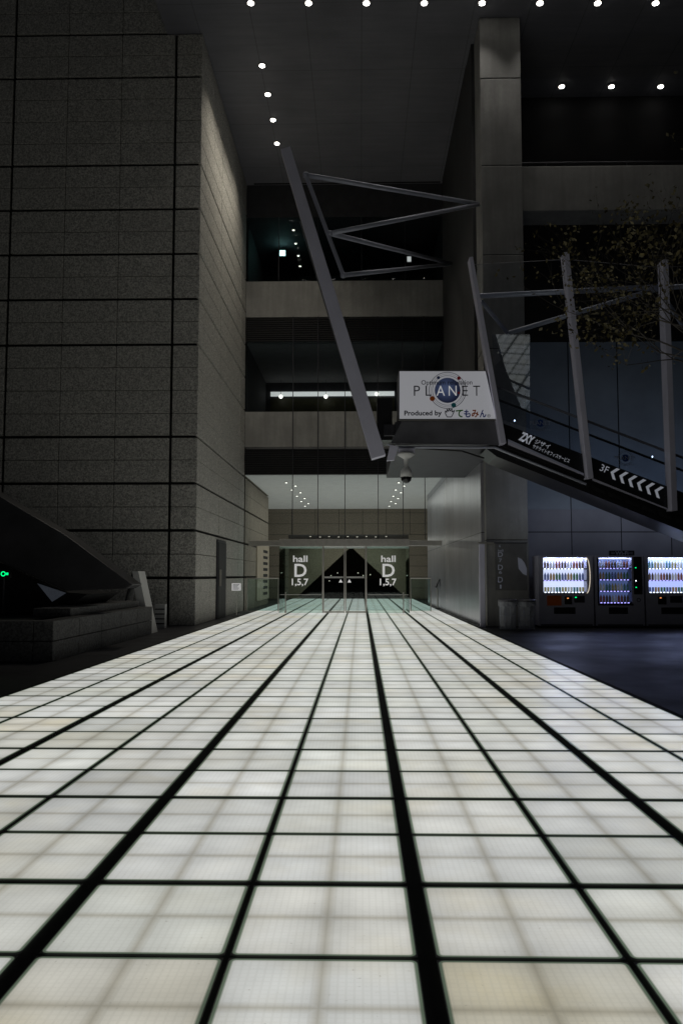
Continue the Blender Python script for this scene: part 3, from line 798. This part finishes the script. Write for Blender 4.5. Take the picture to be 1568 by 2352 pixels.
# ================================================================= DOME CAMERA
p=Pt(932,1045,EY-.1)
dc=thing('dome_camera','white dome security camera hanging under the escalator landing','camera',tuple(p))
top=Pt(935,1022,EY-.1)
MB().box(top.x-.2,top.y-.1,p.z+.04,top.x+.16,top.y+.1,p.z+.14).build('mount','steel',dc,bevel=.01)
MB().lathe((p.x,p.y,0),[(.20,p.z+.04),(.20,p.z+.0),(.11,p.z-.06),(.05,p.z-.1),(.05,p.z-.27),(.085,p.z-.30),(.125,p.z-.36),(.13,p.z-.50)],20).build('housing','white',dc,smooth=True)
MB().lathe((p.x,p.y,0),[(.125,p.z-.503),(.11,p.z-.58),(.06,p.z-.63),(.01,p.z-.645)],18).build('dome','polished',dc,smooth=True)

# ================================================================= VENDING MACHINES
VMY=G(1300,1443).y
MT['vm_white']=M('vending_white',(.50,.50,.60),.35,0,.05)
MT['vm_back']=M('display_back',(.8,.85,1),.5,0,0,emis=(.50,.55,1),es=1.1)
MT['vm_back1']=M('display_back_white',(.9,.9,1),.5,0,0,emis=(.72,.74,1),es=1.1)
MT['vm_back2']=M('display_back_dim',(.3,.4,.6),.5,0,0,emis=(.22,.30,.75),es=.30)
MT['vm_tube']=M('tube_lamp',(1,1,1),.5,0,0,emis=(.85,.88,1),es=3)
MT['vm_violet']=M('button_strip',(.5,.4,1),.5,0,0,emis=(.42,.36,1),es=2.4)
MT['vm_yellow']=M('yellow_arc',(1,.85,.6),.5,0,0,emis=(1,.88,.68),es=.7)
MT['vm_led']=M('orange_led',(1,.3,.1),.5,0,0,emis=(1,.35,.1),es=1.2)
botcols=[(.10,.22,.14),(.48,.42,.20),(.30,.12,.10),(.16,.20,.42),(.70,.70,.70),(.14,.10,.08),(.42,.28,.14),(.14,.30,.34),(.58,.58,.64)]
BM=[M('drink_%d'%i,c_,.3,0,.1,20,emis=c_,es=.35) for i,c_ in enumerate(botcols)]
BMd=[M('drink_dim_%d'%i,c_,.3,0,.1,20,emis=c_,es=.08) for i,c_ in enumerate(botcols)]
def bottle_me(can=False):
    return [(.026,0),(.03,.01),(.03,.105),(.025,.115)] if can else [(.026,0),(.032,.01),(.032,.12),(.028,.135),(.013,.165),(.013,.185)]
def vending(px0,px1,label,kind):
    x0=Pt(px0,1443,VMY).x; x1=Pt(px1,1443,VMY).x; zt=Pt((px0+px1)/2,1276,VMY).z; w=x1-x0
    o=thing('vending_machine',label,'vending machine',(x0,VMY,0))
    Y=VMY
    s=lambda py: Pt(1300,py,Y).z
    if kind==1: dx0,dx1,dt,db_=x0+.12,x1-.16,s(1281),s(1362)
    elif kind==2: dx0,dx1,dt,db_=x0+.10,x1-.30,s(1281),s(1386)
    else: dx0,dx1,dt,db_=x0+.08,x1-.08,s(1281),s(1362)
    dep=.34
    m=MB(); m.box(x0,Y+dep,0.06,x1,Y+.75,zt); m.box(x0,Y,.06,dx0,Y+dep-.001,zt); m.box(dx1,Y,.06,x1,Y+dep-.001,zt)
    m.box(dx0+.001,Y,dt,dx1-.001,Y+dep-.001,zt); m.box(dx0+.001,Y,.06,dx1-.001,Y+dep-.001,db_)
    m.build('cabinet','vm_white',o)
    MB().box(x0+.03,Y+.03,0,x1-.03,Y+.7,.06).build('plinth','blackmatte',o)
    MB().box(dx0+.002,Y+dep-.02,db_+.002,dx1-.002,Y+dep-.004,dt-.002).build('display_back',{1:'vm_back1',2:'vm_back2',3:'vm_back'}[kind],o)
    MB().box(dx0+.02,Y+.03,dt-.03,dx1-.02,Y+.06,dt-.012).build('tube_lamp','vm_tube',o)
    rows=3 if kind!=2 else 4
    hgt=(dt-db_)/rows
    for r in range(rows):
        zb2=db_+r*hgt
        sh=MB().box(dx0+.004,Y+.03,zb2+.002,dx1-.004,Y+dep-.025,zb2+.03).build('shelf','vm_white' if kind!=2 else 'black',o)
        mm=MB(); x=dx0+.05
        while x<dx1-.04: mm.box(x-.02,Y+.022,zb2+.006,x+.022,Y+.029,zb2+.026); x+=.085
        mm.build('button_strip','vm_violet' if kind==2 or r==1 else 'vm_tube',sh)
        n=int((dx1-dx0-.06)/.072)
        for q in range(n):
            x=dx0+.07+q*(dx1-dx0-.14)/(n-1)
            prof=bottle_me(r==0 and kind!=2)
            sc_=min(1.0,(hgt-.05)/.2)
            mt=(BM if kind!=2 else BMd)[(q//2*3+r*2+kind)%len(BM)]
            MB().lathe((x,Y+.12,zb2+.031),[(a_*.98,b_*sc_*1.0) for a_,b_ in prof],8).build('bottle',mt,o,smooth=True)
    MB().box(dx0+.002,Y+.006,db_+.002,dx1-.002,Y+.012,dt-.002).build('window','glass',o)
    if kind==1:
        cxz=(db_+dt)/2
        arc=[(x1-.17+.09*math.cos(t_), Y-.004, cxz+(dt-db_)*.5*math.sin(t_)) for t_ in [(-1+2*i/14)*math.pi/2 for i in range(15)]]
        MB().path(arc,.008,6).build('side_arc','vm_yellow',o)
        MB().box(x0+.20,Y-.006,s(1391),x0+.56,Y-.001,s(1368)).build('poster','orange',o)
        MB().box(x0+.64,Y-.02,s(1388),x0+.82,Y-.001,s(1370)).build('payment_panel','black',o)
        MB().box(x0+.88,Y-.012,s(1384),x0+1.14,Y-.001,s(1369)).build('coin_panel','steel_dark',o)
        MB().box(x0+.90,Y-.016,s(1373),x0+.94,Y-.013,s(1371)).build('led','green_led',o)
        MB().box(x0+.70,Y-.024,s(1375),x0+.74,Y-.021,s(1373)).build('led','vm_led',o)
    elif kind==2:
        MB().box(dx1+.05,Y-.008,s(1365),x1-.04,Y-.001,s(1279)).build('payment_column','black',o)
        for pz,mt in ((1305,'green_led'),(1335,'vm_tube'),(1350,'green_led')):
            MB().box(dx1+.09,Y-.012,s(pz),dx1+.12,Y-.009,s(pz-2)).build('led',mt,o)
        MB().ring(Vector((dx1+.16,0,s(1378))),.035,.05,Y-.006).build('coin_slot','steel_dark',o)
        MB().box(x0+.06,Y-.004,db_-.05,dx1+.03,Y-.001,db_-.002).box(x0+.055,Y-.004,db_,dx0-.004,Y-.001,dt).build('display_border','black',o)
    else:
        MB().box(x0+.3,Y-.02,s(1388),x0+.5,Y-.001,s(1370)).build('payment_panel','black',o)
        MB().box(x0+.6,Y-.014,s(1384),x0+.9,Y-.001,s(1369)).build('coin_panel','steel_dark',o)
        MB().box(x0+.34,Y-.024,s(1374),x0+.38,Y-.021,s(1372)).build('led','vm_led',o)
    fx0=x0+w*.27; fx1=x0+w*.66
    MB().box(fx0,Y-.01,s(1410),fx1,Y-.001,s(1395)).build('pickup_flap','black',o,bevel=.004)
    MB().box(x0+.04,Y-.005,s(1437),x1-.04,Y-.001,s(1434)).build('kick_line','steel_dark',o)
    light('display_lamp','AREA',((dx0+dx1)/2,Y+.2,dt-.02),6 if kind!=2 else 3,(.45,.5,1),o,rot=(math.radians(-60),0,0),sx=dx1-dx0-.1,sy=.05)
    return o
vending(1238,1364,'white drinks vending machine with curved light arc beside its bright display',1)
vending(1368,1480,'white drinks vending machine with dimmer dark framed display, middle of three',2)
vending(1484,1612,'drinks vending machine at the right edge with bright blue display',3)
p=Pt(1427,1271,VMY+.1)
wf=thing('wireless_sign','small dark wireless internet sign on top of the middle vending machine','sign',(p.x,VMY+.1,Pt(1427,1276,VMY).z))
zt=Pt(1427,1276,VMY).z
MB().box(p.x-.32,VMY+.1,zt,p.x+.32,VMY+.14,zt+.13).build('plate','black',wf,bevel=.01)
m=MB(); rect(m,'Wi-Fi',1412,1266,1442,1275,VMY+.094,offset=.02); m.build('lettering','tube',wf)
m=MB()
for sgn in (-1,1):
    for k_ in range(3):
        pts=[(p.x+sgn*(.18+.03*k_+.02*math.cos(t_)),VMY+.093,zt+.065+(.02+.01*k_)*math.sin(t_)) for t_ in (-1,-.5,0,.5,1)]
        m.path(pts,.004,4)
m.build('wave_mark','tube',wf)
MT['bag']=NT('plastic_bag').m
t=MT['bag'].node_tree; b_=t.nodes['Principled BSDF']; b_.inputs['Base Color'].default_value=(.6,.62,.68,1); b_.inputs['Roughness'].default_value=.3; b_.inputs['Alpha'].default_value=.5
for px,lab in ((1166,'round wire rubbish bin with clear bag, nearer the column'),(1209,'round wire rubbish bin with clear bag, next to the vending machines')):
    p=G(px,1447); o=thing('rubbish_bin',lab,'bin',(p.x,p.y,0))
    mm=MB()
    for k_ in range(9):
        an=2*math.pi*k_/9; mm.tube((p.x+.19*math.cos(an),p.y+.19*math.sin(an),.02),(p.x+.2*math.cos(an),p.y+.2*math.sin(an),.68),.008,n=5)
    for z_ in (.03,.35): 
        mm.path([(p.x+.195*math.cos(2*math.pi*q/16),p.y+.195*math.sin(2*math.pi*q/16),z_) for q in range(17)],.008,5)
    mm.build('wire_frame','tube',o)
    mm=MB().lathe((p.x,p.y,0),[(.15,.03),(.18,.1),(.17,.22),(.185,.36),(.175,.5),(.2,.66),(.23,.68),(.235,.58)],14)
    for i_ in range(len(mm.v)): x_,y_,z_=mm.v[i_]; mm.v[i_]=(x_+random.uniform(-.02,.02),y_+random.uniform(-.02,.02),z_+random.uniform(-.01,.01))
    mm.build('bag','bag',o)
    MB().lathe((p.x,p.y,0),[(.23,.69),(.235,.72),(.2,.75),(.19,.745)],18).build('lid','steel_mid',o)
yb=CY-.03
MT['board']=M('board_glass',(.17,.17,.17),.15,0,.15)
xa_=Pt(1137,1300,yb).x; xb_=Pt(1209,1300,yb).x
db2=thing('directory_board','grey glass directory board fixed to the concrete column','sign',(xa_,yb,0))
bd=MB().box(xa_,yb,Pt(1170,1356,yb).z,xb_,yb+.028,Pt(1170,1248,yb).z).build('board','board',db2)
MB().box(xa_-.02,yb-.01,Pt(1170,1248,yb).z+.001,xb_+.02,yb+.028,Pt(1170,1248,yb).z+.02).build('frame','steel_dark',db2)
MT['dimwhite']=M('dim_vinyl',(.42,.44,.5),.5,0,0,emis=(.7,.75,1),es=.03)
for ch,x0_,y0_,x1_,y1_ in (('6',1145,1251,1149,1257),('hall',1143,1262,1155,1267),('D',1143,1268,1154,1279),('7',1145,1283,1152,1291),('D',1143,1297,1154,1309),('6',1145,1311,1152,1318),('D',1143,1325,1154,1338),('1',1147,1343,1151,1352)):
    m=MB(); rect(m,ch,x0_,y0_,x1_,y1_,yb-.004,offset=.01); m.build('lettering','dimwhite',bd)
pts=[Pt(x,y,yb-.004) for x,y in ((1188,1280),(1197,1284),(1204,1293),(1209,1306),(1209,1322),(1200,1318),(1190,1306))]
MB().poly(pts).build('reflection_patch','dimwhite',bd)  # pale patch imitates a reflection in the board's glass

# ================================================================= SMALL ENTRANCE THINGS
p=G(543,1415)
ns=thing('notice_stand','white notice on a thin pole stand beside the granite wall','sign',(p.x,p.y,0))
MB().lathe((p.x,p.y,0),[(.17,0.0),(.17,.015),(.03,.03)],20).build('base','steel_dark',ns)
MB().tube((p.x,p.y,.03),(p.x,p.y,1.0),.014).build('pole','steel_bright',ns)
q=Pt(543,1348,p.y)
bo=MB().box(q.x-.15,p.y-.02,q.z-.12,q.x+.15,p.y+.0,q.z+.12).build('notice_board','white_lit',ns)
mm=MB()
for k_ in range(5): mm.box(q.x-.11,p.y-.0245,q.z+.07-k_*.038,q.x+.11-(k_%3)*.03,p.y-.022,q.z+.085-k_*.038)
mm.build('print','ink',bo)
a=Xp(588,1300,TX); b=Xp(622,1300,TX)
lb=thing('letterbox_panel','tall tan panel with eight dark slots on the lobby wall left','letterbox',(TX,a.y,0))
MB().box(TX+.002,a.y,.25,TX+.05,min(b.y,FY+8.3),2.75).build('panel','tan',lb)
sa=Xp(602,1300,TX).y; sb_=Xp(612,1300,TX).y
for k_ in range(8): MB().box(TX+.052,sa,.45+k_*.27,TX+.056,sb_,.58+k_*.27).build('slot','blackmatte',lb)
p=G(1000,1398)
lf=thing('leaflet_stand','narrow dark leaflet stand leaning at the right of the doors','stand',(p.x,p.y,0))
MB().prism([(p.x-.02,p.y-.25,.85),(p.x-.02,p.y+.25,.85),(p.x+.14,p.y+.25,1.2),(p.x+.14,p.y-.25,1.2)],(.03,0,-.012)).build('tray','steel_dark',lf)
MB().tube((p.x+.08,p.y,0),(p.x+.08,p.y,.98),.03).build('pole','steel_bright',lf)
MB().box(p.x-.06,p.y-.18,0,p.x+.22,p.y+.18,.03).build('base','steel_dark',lf)
st=thing('wall_post','slim pale metal post standing between the flank and the column','post',(Pt(1108,1430,CY-.1).x,CY-.1,0))
xq=Pt(1108,1430,CY-.1).x
MB().box(xq-.07,CY-.12,0,xq+.07,CY-.01,Pt(1108,1249,CY-.1).z).build('shaft','steel',st,bevel=.01)
MB().box(xq-.09,CY-.14,Pt(1108,1249,CY-.1).z+.001,xq+.3,CY-.012,Pt(1108,1249,CY-.1).z+.04).build('cap','steel_bright',st)

# ================================================================= LEFT THINGS
c=G(120,1520); lwz=Pt(120,1427,c.y).z
lw=thing('low_stone_wall','low stone wall and bench block at the lower left of the court','wall',(c.x,c.y,0))
m=MB()
yy=c.y; n=5; L=6.2/n
for k_ in range(n):
    m.box(c.x-.3,yy+k_*L+.008,.0,c.x,yy+(k_+1)*L-.008,lwz*.5-.006); m.box(c.x-.3,yy+k_*L+.008,lwz*.5+.006,c.x,yy+(k_+1)*L-.008,lwz)
x=c.x-.3
for k_ in range(8):
    m.box(x-1.3,yy,0,x-.012,yy+.3,lwz*.5-.006); m.box(x-1.3,yy,lwz*.5+.006,x-.012,yy+.3,lwz); x-=1.31
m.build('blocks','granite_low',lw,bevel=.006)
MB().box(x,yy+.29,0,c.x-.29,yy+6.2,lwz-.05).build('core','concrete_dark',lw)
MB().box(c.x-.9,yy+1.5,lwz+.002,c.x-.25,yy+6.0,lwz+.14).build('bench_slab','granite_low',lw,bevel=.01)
wY=15.6
we=thing('polished_wedge','large sloping dark grey wedge rising to the left above the stone wall','sculpture',tuple(Pt(150,1370,wY)))
MB().prism([Pt(-400,905,wY),Pt(-400,1190,wY),Pt(0,1290,wY),Pt(150,1357,wY),Pt(290,1352,wY),Pt(305,1343,wY),Pt(150,1228,wY)],(0,.7,0)).build('slab','wedge',we,bevel=.02)
MB().prism([Pt(-400,1195,wY+.4),Pt(-400,1440,wY+.4),Pt(150,1400,wY+.4),Pt(200,1365,wY+.4),Pt(150,1362,wY+.4),Pt(0,1295,wY+.4)],(0,2.2,0)).build('base','blackmatte',we)
MT['gleam']=M('floor_reflection_paint',(.10,.11,.13),.4,0,.8,9,emis=(.7,.8,1),es=.025)  # pale glowing colour imitates the floor's reflection in the wedge
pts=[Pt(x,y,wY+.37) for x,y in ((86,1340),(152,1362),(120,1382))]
MB().prism(pts,(0,.02,0)).build('painted_gleam','gleam',we)
p=Pt(10,1318,wY-.4)
gp=thing('green_indicator','small green lit indicator lamp at the far left edge','lamp',(p.x,p.y,0))
MB().tube((p.x,p.y,lwz),(p.x,p.y,p.z-.06),.02).build('post','steel_dark',gp)
MB().box(p.x-.12,p.y-.03,p.z-.07,p.x+.12,p.y+.05,p.z+.07).build('case','black',gp)
MB().ring(p,.03,.045,p.y-.035,20).build('indicator_ring','green_led',gp)
MB().box(p.x+.055,p.y-.036,p.z-.02,p.x+.09,p.y-.031,p.z+.02).build('indicator_bar','green_led',gp)
p=G(345,1455); Y=p.y
af=thing('folding_board','pale folding A shaped sign board standing at the end of the stone wall','sign',(p.x,Y,0))
tp=Pt(312,1312,Y)
MB().prism([(tp.x-.08,Y,tp.z),(tp.x+.06,Y,tp.z),(p.x+.03,Y,.0),(p.x-.22,Y,.0)],(0,.6,0)).build('front_leaf','white',af)
MB().prism([(tp.x-.09,Y+.02,tp.z-.02),(tp.x-.082,Y+.02,tp.z-.02),(tp.x-.36,Y+.02,0.0),(tp.x-.42,Y+.02,.0)],(0,.56,0)).build('rear_leaf','steel_dark',af)
p=G(341,1449)
ub=thing('white_box','small white slatted box behind the folding board near the tower','box',(p.x,p.y+1,0))
MB().box(p.x-.1,p.y+1,0,p.x+.16,p.y+1.2,.6).build('body','white',ub)
mm=MB()
for k_ in range(4): mm.box(p.x-.09,p.y+.99,.1+k_*.12,p.x+.15,p.y+.998,.13+k_*.12)
mm.build('slats','steel_dark',ub)

# ================================================================= TREE
tr=thing('autumn_tree','sparse autumn tree with small yellow leaves reaching in from the right edge','tree',(7.3,13.0,0))
br=MB(); tips=[]
def grow(p,d,l,r,dep):
    n=3; q=Vector(p)
    for k_ in range(n):
        d=(d+Vector((random.uniform(-.16,.16),random.uniform(-.16,.16),random.uniform(-.08,.14)))).normalized()
        q2=q+d*(l/n); r2=r*.86
        br.tube(q,q2,r,r2,n=5 if r<.03 else 8,caps=False); q=q2; r=r2
        if dep<=2: tips.append((q.copy(),d.copy()))
    if dep==0: return
    for k_ in range(3):
        dd=(d+Vector((random.uniform(-.9,.9),random.uniform(-.9,.9),random.uniform(-.45,.75)))).normalized()
        grow(q,dd,l*random.uniform(.62,.85),r*.68,dep-1)
tk=MB(); tk.tube((7.3,13,0),(7.25,13,2.2),.15,.12,12); tk.tube((7.25,13,2.2),(7.15,12.9,4.2),.12,.1,12); tk.build('trunk','bark',tr,smooth=True)
top=Vector((7.15,12.9,4.1))
for d_ in ((-1,-.1,.75),(-.9,.4,.35),(-1,-.5,.12),(-.5,-.2,1.2),(.6,.3,.9),(.2,-.7,.9)):
    grow(top,Vector(d_).normalized(),1.75,.045,4)
br.build('branches','bark',tr)
lf_=MB()
for p,d in tips:
    dens=.3+.6*(math.sin(p.x*3.1+p.z*2.3)*.5+.5)
    if random.random()>dens: continue
    for k_ in range(random.choice((1,2,3,4,6))):
        c_=p+Vector((random.gauss(0,.07),random.gauss(0,.07),random.gauss(-.02,.07)))
        a_=Vector((random.uniform(-1,1),random.uniform(-1,1),random.uniform(-1,1))).normalized()
        b2=a_.cross(Vector((random.uniform(-1,1),random.uniform(-1,1),random.uniform(-1,1)))).normalized()
        s_=random.uniform(.024,.048)
        lf_.poly([c_-a_*s_,c_+b2*s_*.6,c_+a_*s_,c_-b2*s_*.6])
def leafmat():
    t=NT('autumn_leaf'); n=t.ramp(t.noise(4,2),.3,.7)
    t.l.new(t.mix(n,(.05,.045,.02),(.19,.155,.06)),t.b.inputs['Base Color']); t.b.inputs['Roughness'].default_value=.6
    return t.m
lf_.build('foliage',leafmat(),tr)

# ================================================================= WORLD, MOON, CAMERA
w=bpy.data.worlds.new('World'); S.world=w; w.use_nodes=True
nt=w.node_tree; bg=nt.nodes['Background']
sk=nt.nodes.new('ShaderNodeTexSky'); sk.sky_type='NISHITA'; sk.sun_disc=False
sk.sun_elevation=math.radians(30); sk.sun_rotation=math.radians(200)
nt.links.new(sk.outputs[0],bg.inputs[0]); bg.inputs[1].default_value=.0014
sun=bpy.data.lights.new('moon','SUN'); sun.energy=.005; sun.angle=math.radians(3); sun.color=(.7,.8,1)
so_=bpy.data.objects.new('moon',sun); COL.objects.link(so_); so_.rotation_euler=(math.radians(60),0,math.radians(-20))
cam=bpy.data.cameras.new('camera'); co=bpy.data.objects.new('camera',cam); COL.objects.link(co)
cam.sensor_fit='VERTICAL'; cam.sensor_height=36; cam.lens=36*F/2352
cam.clip_end=2000; cam.clip_start=.05
co.location=EYE; co.rotation_euler=(math.pi/2+PITCH,0,YAW)
S.camera=co
S.view_settings.view_transform='Standard'
